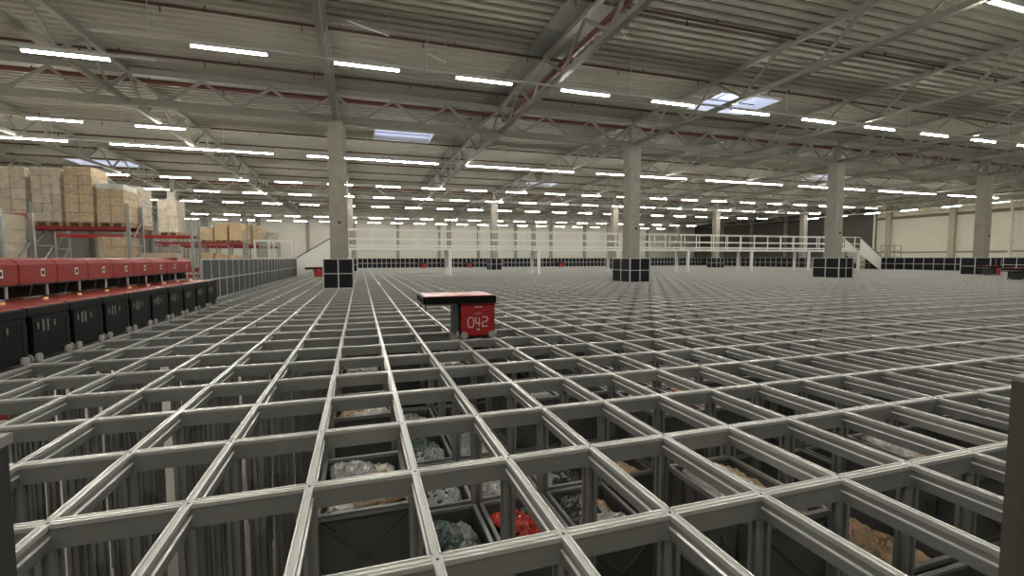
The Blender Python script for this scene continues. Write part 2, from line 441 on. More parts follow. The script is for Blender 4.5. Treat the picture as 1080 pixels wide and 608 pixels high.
# ------------------------------------------------------------------ storage grid
grid = thing('storage_grid', 'aluminium rail grid of the cube storage filling the hall floor', 'storage grid')
RWY, RWX = 0.0175, 0.0255
NEAR = 13.0
def rail_mesh(axis, c, t0, t1, pitch, k0, k1):
    mb = MB()
    if axis == 'y':
        RW, top = RWY, -0.006
        mb.prism([(c+p, q) for p, q in [(-RW,top),(-RW,-0.022),(RW,-0.022),(RW,top)]], 'y', t0, t1)
        nb = len(mb.f)
        web = [(-0.013,-0.022),(-0.013,-0.050),(-RW-0.004,-0.054),(-RW-0.004,-0.059),(-0.017,-0.062),(-0.017,-0.104),(0.017,-0.104),(0.017,-0.062),(RW+0.004,-0.059),(RW+0.004,-0.054),(0.013,-0.050),(0.013,-0.022)]
        mb.prism([(c+p, q) for p, q in web], 'y', t0, t1)
    else:
        RW, top = RWX, -0.0065
        mb.prism([(c+p, q) for p, q in [(-RW,top),(-RW,-0.020),(RW,-0.020),(RW,top)]], 'x', t0, t1)
        nb = len(mb.f)
        mb.prism([(c+p, q) for p, q in [(-0.021,-0.020),(-0.021,-0.106),(0.021,-0.106),(0.021,-0.020)]], 'x', t0, t1)
    nw = len(mb.f)
    lips = ((-RW,-RW+0.006),(-0.005,0.005),(RW-0.006,RW)) if axis == 'x' else ((-RW,-RW+0.007),(RW-0.007,RW))
    def lip(a, b):
        for l0, l1 in lips:
            if axis == 'y': mb.box(c+l0, c+l1, a, b, top-0.001, 0.0)
            else: mb.box(a, b, c+l0, c+l1, top-0.001, -0.0005)
    far_from = None
    gap = (RWX if axis == 'y' else RWY)+0.002
    for k in range(k0, k1):
        a, b = k*pitch, (k+1)*pitch
        d = math.hypot(c-CAM.x, a-CAM.y) if axis == 'y' else math.hypot(a-CAM.x, c-CAM.y)
        if d < NEAR:
            if far_from is not None: lip(far_from, a); far_from = None
            lip(a+gap, b-gap)
        elif far_from is None: far_from = a
    if far_from is not None: lip(far_from, k1*pitch)
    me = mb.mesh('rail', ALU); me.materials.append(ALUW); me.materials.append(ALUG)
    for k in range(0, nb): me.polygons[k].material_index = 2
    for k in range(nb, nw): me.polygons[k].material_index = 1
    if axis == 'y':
        for k in (1, 2, 8, 9): me.polygons[nb+2+k].material_index = 0      # lower flange in the pale track tone
    return fixn(me)
for i in range(I0, I1+1):
    put('long_rail', rail_mesh('y', i*PX, GY0-0.04, GY1+0.04, PY, J0, J1), grid)
for j in range(J0, J1+1):
    put('cross_rail', rail_mesh('x', j*PY, GX0-0.04, GX1+0.04, PX, I0, I1), grid)
# screws on the nearest crossings
me_scr = fixn(MB().cyl((0,0,0),(0,0,0.003),0.006,8).mesh('screw', DARKM))
for i in range(-3, 5):
    for j in range(0, 3):
        put('screw', me_scr, grid, (i*PX, j*PY, -0.007))
# uprights under the crossings
up_prof = []
a_, b_ = 0.032, 0.012
for (sx, sy) in ((1,1),(-1,1),(-1,-1),(1,-1)): pass
up_prof = [(-a_,-a_),(-b_,-a_),(-b_,-a_+0.016),(b_,-a_+0.016),(b_,-a_),(a_,-a_),(a_,-b_),(a_-0.016,-b_),(a_-0.016,b_),(a_,b_),(a_,a_),(b_,a_),(b_,a_-0.016),(-b_,a_-0.016),(-b_,a_),(-a_,a_),(-a_,b_),(-a_+0.016,b_),(-a_+0.016,-b_),(-a_,-b_)]
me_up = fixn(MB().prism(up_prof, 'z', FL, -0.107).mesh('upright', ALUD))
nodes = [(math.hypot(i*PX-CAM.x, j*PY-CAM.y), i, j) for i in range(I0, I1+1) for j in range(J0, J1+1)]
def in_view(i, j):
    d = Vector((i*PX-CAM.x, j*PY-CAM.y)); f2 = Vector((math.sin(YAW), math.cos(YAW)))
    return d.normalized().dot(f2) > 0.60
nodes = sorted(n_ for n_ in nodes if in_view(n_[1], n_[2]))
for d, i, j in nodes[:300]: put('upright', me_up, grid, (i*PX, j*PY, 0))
keep = set((i, j) for d, i, j in nodes[:300])
mb = MB()
for i in range(I0, I1+1):
    for j in range(J0, J1+1):
        if (i, j) in keep: continue
        d = math.hypot(i*PX-CAM.x, j*PY-CAM.y)
        if d < 16 or i == I0 or (i+j) % 4 == 0 or j == J1:
            mb.box(i*PX-0.033, i*PX+0.033, j*PY-0.033, j*PY+0.033, FL, -0.107)
o = build(mb, 'upright_field', ALUD, grid); o['kind'] = 'stuff'

# ------------------------------------------------------------------ storage bins and what they hold
BH = 0.43
def bin_proto():
    t = thing('storage_bin', '', 'bin')
    x, y, w = 0.215, 0.318, 0.012
    build(MB().box(-x,x,-y,y,0.003,0.018).box(-x,x,-y,-y+w,0.018,BH-0.02).box(-x,x,y-w,y,0.018,BH-0.02).box(-x,-x+w,-y+w,y-w,0.018,BH-0.02).box(x-w,x,-y+w,y-w,0.018,BH-0.02), 'tub', BINM, t)
    rx, ry = 0.228, 0.333
    RIM = mat('lightened bin rim', (0.24, 0.24, 0.235), 0.28)  # rim colour lightened to paint in its highlight
    build(MB().box(-rx,rx,-ry,-ry+0.026,BH-0.032,BH-0.004).box(-rx,rx,ry-0.026,ry,BH-0.032,BH-0.004).box(-rx,-rx+0.024,-ry+0.026,ry-0.026,BH-0.032,BH-0.004).box(rx-0.024,rx,-ry+0.026,ry-0.026,BH-0.032,BH-0.004), 'rim', RIM, t)
    for s in (-1, 1):
        r = MB()
        r.bar((-x+0.01, s*(y+0.003), 0.02), (x-0.01, s*(y+0.003), BH-0.04), 0.012, 0.010)
        r.bar((x-0.01, s*(y+0.003), 0.02), (-x+0.01, s*(y+0.003), BH-0.04), 0.012, 0.010)
        r.bar((-x+0.01, s*(y+0.003), 0.015), (-x+0.01, s*(y+0.003), BH-0.035), 0.016, 0.012)
        r.bar((x-0.01, s*(y+0.003), 0.015), (x-0.01, s*(y+0.003), BH-0.035), 0.016, 0.012)
        r.bar((-x, s*(y+0.003), 0.02), (x, s*(y+0.003), 0.02), 0.012, 0.012)
        build(r, 'end_ribbing', BINM, t)
    for s in (-1, 1):
        r2 = MB(); r2.bar((s*(x+0.003), -0.31, 0.02), (s*(x+0.003), 0.31, 0.02), 0.012, 0.012)
        for k in range(-3, 4):
            r2.bar((s*(x+0.003), k*0.1, 0.015), (s*(x+0.003), k*0.1, BH-0.035), 0.012, 0.010)
        r2.bar((s*(x+0.003), -0.3, 0.02), (s*(x+0.003), 0, BH-0.04), 0.010, 0.010)
        r2.bar((s*(x+0.003), 0.3, 0.02), (s*(x+0.003), 0, BH-0.04), 0.010, 0.010)
        build(r2, 'side_ribbing', BINM, t)
    return t
bp_ = bin_proto()
used = [False]
def add_bin(i, j, ztop, label, group=None):
    loc = ((i+0.5)*PX, (j+0.5)*PY, ztop-BH+0.004)
    if not used[0]:
        used[0] = True; bp_.location = loc; bp_['label'] = label
        if group: bp_['group'] = group
        return bp_
    return dup(bp_, loc, label, group)
def packet_mesh(seed, sx, sy, sz, name, m):
    R = random.Random(seed); nx, ny = 16, 16; v = []; f = []
    wr = [(R.uniform(-1,1)*9, R.uniform(-1,1)*9, R.uniform(0,6), R.uniform(0.15,0.4)) for _ in range(5)]
    cr = [(R.uniform(-1,1)*22, R.uniform(-1,1)*22, R.uniform(0,6), R.uniform(0.1,0.25)) for _ in range(5)]
    for s in (1, -1):
        for a in range(nx+1):
            for b in range(ny+1):
                u, w = a/nx*2-1, b/ny*2-1
                e = max(0, (1-abs(u)**6))**0.5*max(0, (1-abs(w)**6))**0.5
                z = e*sz/2
                if s == 1:
                    z *= 1 + sum(am*math.sin(fx*u+fy*w+ph) for fx, fy, ph, am in wr)*0.5 + sum(am*(1-2*abs(math.sin(fx*u+fy*w+ph))) for fx, fy, ph, am in cr)*0.6 + R.uniform(-.15,.15)
                v.append((u*sx/2*(1-0.08*abs(w))+R.uniform(-.004,.004)*s, w*sy/2*(1-0.08*abs(u))+R.uniform(-.004,.004)*s, s*z))
    o2 = (nx+1)*(ny+1)
    for a in range(nx):
        for b in range(ny):
            q = a*(ny+1)+b
            f.append((q, q+ny+1, q+ny+2, q+1)); f.append((o2+q, o2+q+1, o2+q+ny+2, o2+q+ny+1))
    me = bpy.data.meshes.new(name); me.from_pydata(v, [], f); me.materials.append(m); me.update()
    return me
PKT = {}
for key, M in BAGS.items():
    PKT[key] = [packet_mesh(sd*7+len(key), 0.26, 0.31, 0.060, 'packet', M) for sd in range(3)]
BOXM = {k: fixn(MB().box(-0.12,0.12,-0.085,0.085,0,0.05).mesh('parcel', BAGS[k])) for k in ('white','brown')}
WHAT = {'clear':'clear plastic bag of folded grey clothing', 'white':'white wrapped packet', 'brown':'brown paper wrapped packet', 'red':'crumpled red foil packet',
        'dark':'black plastic garment bag', 'blue':'light blue packet', 'green':'grey green plastic bag'}
PK = {'clear':'clear plastic bag', 'white':'white packet', 'brown':'brown packet', 'red':'red foil packet', 'dark':'black bag', 'blue':'light blue packet', 'green':'grey green bag'}
POS = ['front left', 'front right', 'back left', 'back right', 'middle', 'front middle']
def fill(i, j, ztop, keys, where, n=4, depth=0.10):
    R = random.Random(i*31+j*17+5)
    spots = [(-0.085,-0.16),(0.085,-0.15),(-0.08,0.15),(0.085,0.16),(0.0,0.0),(0.02,-0.2)]
    cx, cy = (i+0.5)*PX, (j+0.5)*PY
    for q in range(n):
        key = keys[q % len(keys)]
        dx, dy = spots[q % 6]
        me = R.choice(PKT[key])
        z = ztop-depth-0.01+(0.02*(q % 3))
        o = put(WHAT[key].split(' of ')[0].replace(' ', '_').replace('-', '_'), me, None, (cx+dx*0.62, cy+dy*0.85, z), (R.uniform(-.12,.12), R.uniform(-.12,.12), R.uniform(-0.35,0.35)))
        o.scale = (1, 1, 1)
        tag(o, f'{PK[key]}, {POS[q % 6]}, in {where}', 'packet', f'packets in {where}'[:70])
    # folded stock below the top packets so that the bin reads as full
    o = put('folded_stock', PKT[keys[0]][0], None, (cx, cy, ztop-0.21), (0,0,0)); o.scale = (1.5, 1.9, 2.6)
    tag(o, f'folded bundle under the packets in {where}', 'bundle')
T0 = -0.17
TIER = {}
R = random.Random(11)
for i in range(-1, 13):
    for j in range(-1, 10):
        d = math.hypot((i+.5)*PX-CAM.x, (j+.5)*PY-CAM.y)
        if d > 7.2: continue
        TIER[(i, j)] = R.choice([0, 0, 1, 1, 2, 3])
TIER.update({(-1,-1):9,(0,-1):9,(1,-1):3,(2,-1):2,(3,-1):1,(-1,0):9,(-1,1):0,(-1,2):3,(-1,3):0,(-1,4):3,(-1,5):0,(0,0):3,(0,1):1,(0,2):1,(0,3):1,(0,4):1,
             (1,0):3,(1,1):1,(1,2):1,(1,3):1,(2,0):4,(2,1):1,(2,2):1,(3,0):0,(3,1):3,(3,2):1,(4,0):2,(4,1):2,(5,0):1,(5,1):0,(6,0):0,(6,1):1,(3,3):0,(4,3):0,(2,3):0,(5,3):0,(4,-1):3,(5,-1):1})
CONT = {(-1,1):(['white','brown','clear'],'the bin straight ahead with a crossed front wall'),
        (0,1):(['clear','clear','green'],'the near bin left of the red packets'), (0,2):(['dark','clear'],'the bin just behind the near clear bags'),
        (1,1):(['red','red','red','dark'],'the near bin full of red packets'), (3,0):(['brown','white','white'],'the near bin of pale papers right of centre'),
        (0,3):(['green','clear'],'the third bin back, right of the crossed bin'), (2,1):(['brown','white','dark'],'the bin right of the red packets'),
        (2,2):(['clear','dark'],'the bin two behind the red packets'), (3,2):(['white','brown'],'the bin behind the pale papers'), (5,1):(['white','dark'],'the bin near the right foreground'),
        (1,2):(['clear','white'],'the bin behind the red packets'), (4,2):(['brown','red','white'],'the orange and white filled bin in the middle distance'),
        (5,2):(['white','white','brown','dark'],'the bin of round white packets in the middle distance'), (1,3):(['clear','white'],'the third bin behind the red packets'),
        (-1,3):(['brown','white'],'the second bin behind the crossed bin'), (6,0):(['white','brown'],'the bin at the right edge of the foreground'), (-1,5):(['clear'],'the third bin behind the crossed bin'),
        (6,3):(['blue','blue','white'],'the bin with a bright blue packet right of centre'), (5,0):(['brown'],'the deep bin at lower right'), (2,3):(['dark','clear'],'the bin left of and behind the orange filled bin'),
        (5,3):(['clear','white'],'the bin behind the round white packets'), (0,4):(['clear','white'],'the bin in front of the red robot, left'), (1,5):(['white','clear'],'the bin in front of the red robot')}
TIER[(4,2)] = 0; TIER[(5,2)] = 0; TIER[(6,3)] = 0; TIER[(1,5)] = 0; TIER[(4,1)] = 3; TIER[(5,1)] = 2; TIER[(6,2)] = 2; TIER[(3,2)] = 1
lower = MB()
cnt = 0
for (i, j), tr in sorted(TIER.items()):
    if tr >= 9: continue
    zt = T0 - BH*tr
    if (i, j) in CONT:
        lab = f'open dark grey storage bin, {CONT[(i,j)][1]}'; grp = None
        fill(i, j, zt, CONT[(i,j)][0], CONT[(i,j)][1], n=5 if tr < 2 else 4, depth=0.05 if tr == 0 else 0.08)
    else:
        lab = ['empty dark grey bin just below the rails', 'dark grey bin one level down between uprights', 'dark grey bin two levels down in shadow', 'dark grey bin deep in the shaft', 'dark grey bin at the very bottom of view'][min(tr,4)]
        grp = 'plain storage bins in the grid shafts'
        lab = f'{["empty dark bin just below the rails","dark bin one level down","dark bin two levels down","dark bin deep in its shaft","dark bin deepest in view"][min(tr,4)]}, {ORD[j+1]} row back, {ORD[i+1]} shaft from the crossed bin'
    add_bin(i, j, zt, lab, grp); cnt += 1
    z = zt - BH
    front = TIER.get((i, j-1), 9); left = TIER.get((i-1, j), 9) if i > -1 else 9
    nvis = min(max(front, left)-tr, 3) if max(front, left) > tr else 0
    for q in range(nvis):
        if cnt >= 290: break
        add_bin(i, j, z, f'{ORD[q]} dark bin under the top one, {ORD[j+1]} row back, {ORD[i+1]} shaft column', 'stacked lower bins in the grid shafts'); z -= BH; cnt += 1
    while z - BH > FL:
        lower.box((i+.5)*PX-0.22, (i+.5)*PX+0.22, (j+.5)*PY-0.325, (j+.5)*PY+0.325, z-BH+0.012, z-0.004); z -= BH
    lower.box((i+.5)*PX-0.22, (i+.5)*PX+0.22, (j+.5)*PY-0.325, (j+.5)*PY+0.325, FL, z-0.004)
o = build(lower, 'lower_bin_stack', BINM); tag(o, 'dark mass of stacked bins deep under the rails', 'bins', kind='stuff')
# the stock further back
mb = MB()
for i in range(-1, 60):
    for j in range(-1, 60):
        if (i, j) in TIER: continue
        d = math.hypot((i+.5)*PX-CAM.x, (j+.5)*PY-CAM.y)
        if any(bi-1 <= i <= bi+2 for bi in (-3, 22, 47, 72)) and 21 <= j <= 24: continue
        if d < 24 and d > 5:
            zt = T0 - BH*random.choice([0,1,1,2,3])
            mb.box((i+.5)*PX-0.22, (i+.5)*PX+0.22, (j+.5)*PY-0.325, (j+.5)*PY+0.325, FL, zt)
o = build(mb, 'distant_bin_stack', BINM); tag(o, 'distant stacks of dark bins under the far part of the grid', 'bins', kind='stuff')

# ------------------------------------------------------------------ guard panels
def guard_run(parent, ax, c, t0, n, step, panel_mat, h=1.03, face=0.0):
    """n cells of two panels each along ax from t0 at constant c"""
    H = h/2
    th = 0.012; g = 0.018
    if ax == 'x':
        me = fixn(MB().box(g, step-g, -th/2, th/2, g, H-g).mesh('panel', panel_mat))
        post = fixn(MB().box(-0.02,0.02,-0.02,0.02,0.002,h).mesh('post', ALUF))
    else:
        me = fixn(MB().box(-th/2, th/2, g, step-g, g, H-g).mesh('panel', panel_mat))
        post = fixn(MB().box(-0.02,0.02,-0.02,0.02,0.002,h).mesh('post', ALUF))
    for k in range(n):
        for r in (0, 1):
            p = (t0+k*step, c, r*H) if ax == 'x' else (c, t0+k*step, r*H)
            put('panel', me, parent, p)
    for k in range(n+1):
        put('post', post, parent, (t0+k*step, c, 0) if ax == 'x' else (c, t0+k*step, 0))
    for z in (0.012, H, h-0.012):
        a = (t0-0.02, c, z) if ax == 'x' else (c, t0-0.02, z); b = (t0+n*step+0.02, c, z) if ax == 'x' else (c, t0+n*step+0.02, z)
        build(MB().bar(a, b, 0.042, 0.026), 'rail', ALUF, parent)
BXI = [-3, 22, 47, 72]
gl = ['black panelled guard around the foot of the leftmost near column', 'black panelled guard around the foot of the middle near column', 'black panelled guard around the third near column', 'black panelled guard around the rightmost near column']
for k, bi in enumerate(BXI):
    for r, bj in enumerate((22, 53)):
        t = thing('column_guard', gl[k] if r == 0 else gl[k].replace('near column', 'column of the second row').replace('foot of the ',''), 'guard')
        x0, y0 = bi*PX, bj*PY
        guard_run(t, 'x', y0, x0, 2, PX, BLACK); guard_run(t, 'x', y0+2*PY, x0, 2, PX, BLACK)
        guard_run(t, 'y', x0, y0, 2, PY, BLACK); guard_run(t, 'y', x0+2*PX, y0, 2, PY, BLACK)
t = thing('guard_fence', 'long grey panel fence along the left edge of the grid behind the chargers', 'fence')
guard_run(t, 'y', -8*PX, 16*PY, 27, PY, GREYP)
t = thing('guard_fence', 'black panel fence at the far end of the grid', 'fence')
guard_run(t, 'x', GY1, -8*PX, 98, PX, BLACK)
t = thing('guard_fence', 'black panel fence along the right edge of the grid below the cream wall', 'fence')
guard_run(t, 'y', GX1, 8*PY, 62, PY, BLACK)

# ------------------------------------------------------------------ robots
def seg(mb, pts, w):
    for a, b in zip(pts[:-1], pts[1:]): mb.bar((a[0],0,a[1]), (b[0],0,b[1]), w, 0.003, (0,1,0))
def robot_proto(front):
    t = thing('grid_robot', '', 'robot')
    y0, y1 = -0.287, 0.335
    build(MB().prism([(-0.232,0.035),(0.232,0.035),(0.236,0.05),(0.236,0.462),(-0.232,0.462)], 'y', y0+0.012, y1), 'body', ROBB, t)
    fp = build(MB().box(-0.215,0.228,y0,y0+0.012,0.04,0.462), 'front_panel', front, t)
    build(MB().box(-0.232,-0.215,y0-0.002,y0+0.014,0.01,0.462), 'corner_strip', ROBB, t)
    build(MB().box(-0.245,-0.232,y0+0.05,y1-0.04,0.05,0.455), 'shaft_wall', DARKM, t)
    # cantilever cap with a black skirt and a red lid
    build(MB().prism([(-0.70,0.475),(-0.69,0.465),(0.238,0.465),(0.240,0.475),(0.240,0.545),(0.232,0.556),(-0.692,0.556),(-0.70,0.545)], 'y', -0.340, 0.345), 'cap', ROBB, t)
    lid = build(MB().prism([(-0.665,0.557),(0.205,0.557),(0.200,0.566),(-0.660,0.566)], 'y', -0.332, 0.337), 'lid', ROBT, t)
    build(MB().cyl((-0.20,0.10,0.566),(-0.20,0.10,0.590),0.022,14), 'lid_button', BTNGLOW, t)
    build(MB().box(-0.68,-0.28,y0+0.03,y1-0.03,0.435,0.465), 'lifting_frame', mat('grey gripper', (0.30,0.30,0.30), 0.45, 0.4), t)
    for sx in (-0.66, -0.30):
        for sy in (y0+0.05, y1-0.05):
            build(MB().box(sx-0.008,sx+0.008,sy-0.012,sy+0.012,0.37,0.44), 'gripper_claw', DARKM, t)
    wm = fixn(MB().cyl((0,-0.012,0),(0,0.012,0),0.046,20).cyl((0,-0.016,0),(0,0.016,0),0.020,12).mesh('wheel', WHEEL))
    wx = fixn(MB().cyl((-0.012,0,0),(0.012,0,0),0.046,20).cyl((-0.016,0,0),(0.016,0,0),0.020,12).mesh('wheel', WHEEL))
    for x in (-0.178, 0.192): 
        put('wheel', wm, t, (x, y0-0.014, 0.0465)); put('wheel', wm, t, (x, y1+0.014, 0.0465))
    for y in (-0.235, 0.255):
        put('wheel', wx, t, (0.252, y, 0.0465)); put('wheel', wx, t, (-0.252, y, 0.0465))
    CONTACT = mat('grey contact', (0.20,0.20,0.19), 0.4, 0.4)
    for y, w, z0, z1 in ((-0.20,0.03,0.33,0.40),(-0.115,0.035,0.30,0.42),(-0.045,0.035,0.30,0.42),(0.07,0.028,0.34,0.40)):
        build(MB().box(0.236,0.242,y-w/2,y+w/2,z0,z1), 'contact_plate', CONTACT, t)
    build(MB().box(0.236,0.240,0.275,0.335,0.09,0.40), 'bumper_recess', mat('black recess', (0.004,0.004,0.004), 0.8), t)
    mk = MB()
    mk.box(-0.035,0.065,y0-0.0012,y0+0.001,0.405,0.418)
    mk.box(-0.030,0.050,y0-0.0012,y0+0.001,0.322,0.328)
    mk.box(-0.008,0.032,y0-0.0012,y0+0.001,0.108,0.124)
    build(mk, 'print_marks', PRINT, t)
    return t
rb = robot_proto(ROBR)
rb.location = (2.5*PX, 6.5*PY, 0)
rb['label'] = 'red and black wheeled robot numbered 042 standing on the grid in the centre'
n42 = copy_tree(rb)
rk = robot_proto(ROBB)          # plain copy kept as source of the other robots
dg = MB()
H = 0.075
def digit(ch, x, z, w=0.075, h=0.125, lw=0.011):
    c = 0.018
    if ch == '0': pts = [[(x,z+c),(x,z+h-c),(x+c,z+h),(x+w-c,z+h),(x+w,z+h-c),(x+w,z+c),(x+w-c,z),(x+c,z),(x,z+c)]]
    if ch == '4': pts = [[(x+0.008,z+h),(x,z+h*0.42),(x+0.010,z+h*0.34),(x+w*0.92,z+h*0.34)],[(x+w*0.70,z+h*0.95),(x+w*0.66,z)]]
    if ch == '2': pts = [[(x,z+h),(x+w-c,z+h),(x+w,z+h-c),(x+w,z+h*0.62),(x+w-c,z+h*0.52),(x+c,z+h*0.48),(x,z+h*0.38),(x,z),(x+w,z)]]
    for p in pts: seg(dg, p, lw)
digit('0', -0.125, 0.148); digit('4', -0.026, 0.154, 0.072); digit('2', 0.068, 0.154, 0.070)
build(dg, 'number_042', PRINT, rb, (0, -0.2885, 0))
src = rk
src.location = (-7.5*PX, 5.5*PY, 0)
src['label'] = 'parked black robot with red lid in the charging row at left, nearest the viewer'
for k in range(1, 10):
    dup(src, (-7.5*PX, (5.5+k)*PY, 0), f'parked black robot with red lid in the charging row at left, {ORD[k]} from the viewer')
src = n42
src.location = (-2.36, 36.5*PY, 0); src['label'] = ('small red fronted robot standing just left of the leftmost guarded column')
dup(src, (28.08, 11.25, 0), 'dark red robot at the right edge of the picture, nearer of the two')

dup(src, (33.84, 15.10, 0), 'dark robot at the right, next to the guard of the rightmost column')
for k, (i, j) in enumerate(((12, 66), (17, 66), (22, 66), (44, 66))):
    dup(src, ((i+.5)*PX, (j+.5)*PY, 0), 'small distant robot before the far black fence, '+['leftmost','second from left','third from left','rightmost'][k])

# ------------------------------------------------------------------ chargers
def charger_proto():
    t = thing('robot_charger', '', 'charger')
    w = PY-0.012
    build(MB().prism([(0.0,0.755),(0.0,0.975),(-0.05,1.035),(-0.10,1.055),(-0.50,1.055),(-0.50,0.755)], 'y', 0.006, w), 'cover', CHGR, t)
    build(MB().box(-0.50,-0.02,0.01,w-0.01,0.735,0.754), 'underside_tray', DARKM, t)
    build(MB().box(0.0005,0.003,w*0.60-0.035,w*0.60+0.035,0.835,0.925), 'label_plate', WHITEP, t)
    build(MB().box(0.003,0.004,w*0.60-0.020,w*0.60+0.022,0.855,0.905), 'dark_inset', BLACK, t)  # plain dark inset standing for the printed square on the label
    build(MB().cyl((-0.05,w*0.82,0.60),(-0.05,w*0.82,0.735),0.016,12), 'contact_post', ALUF, t)
    build(MB().bar((-0.06,w*0.45,0.735),(-0.075,w*0.40,0.61),0.018), 'contact_arm', DARKM, t)
    build(MB().box(-0.14,-0.13,0.0,PY,0.592,0.735), 'skirt', mat('brown black skirt', (0.012,0.009,0.008), 0.8, spec=0.05), t)
    build(MB().box(-0.48,-0.42,0.06,0.12,0.002,0.735), 'leg', DARKM, t)
    build(MB().box(-0.48,-0.42,w-0.12,w-0.06,0.002,0.735), 'leg', DARKM, t)
    return t
cp = charger_proto()
for k in range(10):
    lab = f'red robot charger with white label above the parked robots, {ORD[k]} from the viewer'
    if k == 0: cp.location = (-3.90, 3.735, 0); cp['label'] = lab
    else: dup(cp, (-3.90, 3.735+k*PY, 0), lab)
tag(build(MB().box(-0.3,0.3,-0.22,0.22,0,0.10).box(-0.29,0.29,-0.005,0.005,0.10,0.101), 'carton', CARDL, None, (-4.2, 10.05, 1.056)), 'flat open cardboard carton on top of the far chargers', 'carton')

# ------------------------------------------------------------------ walkway with stairs
t = thing('walkway', 'long white raised walkway with railings crossing the grid', 'walkway')
WX0, WX1, WY0, WY1, WZ = -0.95, 40.5, 27.2, 28.5, 1.66
x = WX0
while x < WX1-0.5:
    x2 = min(x+2.96, WX1); build(MB().box(x+0.004,x2-0.004,WY0,WY1,WZ-0.05,WZ), 'deck_panel', STEEL, t); x = x2
for y in (WY0-0.03, WY1+0.03): build(MB().box(WX0,WX1,y-0.03,y+0.03,WZ-0.13,WZ), 'edge_beam', WHITE, t); build(MB().box(WX0,WX1,y-0.008,y+0.008,WZ+0.09,WZ+0.17), 'toe_board', WHITE, t)
legm = fixn(MB().box(-0.10,0.10,-0.07,0.07,0.004,WZ-0.13).box(-0.16,0.16,-0.12,0.12,0.002,0.02).mesh('leg', WHITE))
for k in range(8):
    lx = -1.0+0.15+5.93*k if k else WX0+0.12
    lx = min(lx, WX1-0.12)
    put('leg', legm, t, (lx, WY0, 0)); put('leg', legm, t, (lx, WY1, 0))
pm = fixn(MB().box(-0.025,0.025,-0.025,0.025,WZ,WZ+1.1).mesh('railing_post', WHITE))
for y in (WY0-0.0, WY1):
    x = WX0+0.05
    while x < WX1+0.01: put('railing_post', pm, t, (x, y, 0)); x += 1.36
    for z in (WZ+0.55, WZ+1.1): build(MB().bar((WX0,y,z),(WX1,y,z),0.05), 'handrail', WHITE, t)
def stair(x_top, x_bot, label):
    s = thing('stair', label, 'stair')
    b = x_bot; a = x_top
    sg = 1 if b > a else -1
    slope = WZ/abs(b-a)
    for y in (WY0-0.02, WY1+0.02):
        build(MB().prism([(b,0.004),(b-sg*0.2,0.004),(a,WZ-0.28),(a,WZ+1.02),(b,1.02)], 'y', y-0.02, y+0.02), 'side_panel', WHITE, s)
        build(MB().bar((b,y,1.07),(a,y,WZ+1.07),0.05), 'handrail', DARKM, s)
    n = 8
    for k in range(n):
        z = (k+0.5)*WZ/n; xx = b+(a-b)*(k+0.5)/n
        build(MB().box(xx-0.15,xx+0.15,WY0,WY1,z-0.03,z), 'tread', STEEL, s)
stair(WX0-0.02, -4.2+0.55, 'white panelled stair rising to the walkway behind the leftmost column')
stair(WX1+0.02, WX1+2.65, 'white panelled stair at the right end of the walkway')

# ------------------------------------------------------------------ lift frame behind the left fence
t = thing('goods_lift', 'white framed glazed enclosure behind the far end of the left fence', 'enclosure', (-5.2, 30.5, 0))
for x in (-1.0, -0.25, 1.0):
    for y in (-0.8, 0.8):
        build(MB().box(x-0.05,x+0.05,y-0.05,y+0.05,FL,2.15), 'post', WHITE, t)
for y in (-0.8, 0.8):
    for z in (1.05, 2.12): build(MB().box(-1.05,1.05,y-0.04,y+0.04,z-0.05,z+0.05), 'crossbar', WHITE, t)
for x in (-1.0, 1.0):
    for z in (1.05, 2.12): build(MB().box(x-0.04,x+0.04,-0.8,0.8,z-0.05,z+0.05), 'crossbar', WHITE, t)
gm = mat('smoky pane', (0.45,0.43,0.38), 0.2)
build(MB().box(-0.95,-0.3,-0.01,0.01,1.1,2.07), 'pane', gm, t)

# ------------------------------------------------------------------ pallet racks
XR = -8.1
RB = 2.7
def rack_row(y, nb, label, z_beams, ztop):
    t = thing('pallet_rack', label, 'rack', (XR, y, 0))
    um = fixn(MB().box(-0.05,0.05,-0.04,0.04,FL,ztop).mesh('upright', RACKG))
    br = fixn(MB().bar((0,0.04,0),(0,1.06,0.9),0.04).mesh('brace', RACKG))
    bh = fixn(MB().bar((0,0.04,0),(0,1.06,0),0.04).mesh('brace', RACKG))
    bm_ = fixn(MB().box(0.05,RB-0.05,-0.03,0.03,-0.13,0).box(0.03,0.06,-0.04,0.04,-0.17,0.04).box(RB-0.06,RB-0.03,-0.04,0.04,-0.17,0.04).mesh('beam', RACKR))
    for k in range(nb+1):
        for yy in (0, 1.1): put('upright', um, t, (-k*RB, yy, 0))
        z = -1.2
        while z < ztop-0.95: put('brace', br if int(z*10) % 2 == 0 else br, t, (-k*RB, 0, z)); put('brace', bh, t, (-k*RB, 0, z)); z += 0.9
    for k in range(nb):
        for z in z_beams:
            for yy in (0.0, 1.1): put('beam', bm_, t, (-(k+1)*RB, yy, z))
    return t
pal_top = [fixn(MB().box(-0.4,0.4,0.0+k*0.24,0.145+k*0.24,0.122,0.144).mesh('board', WOOD)) for k in range(5)]
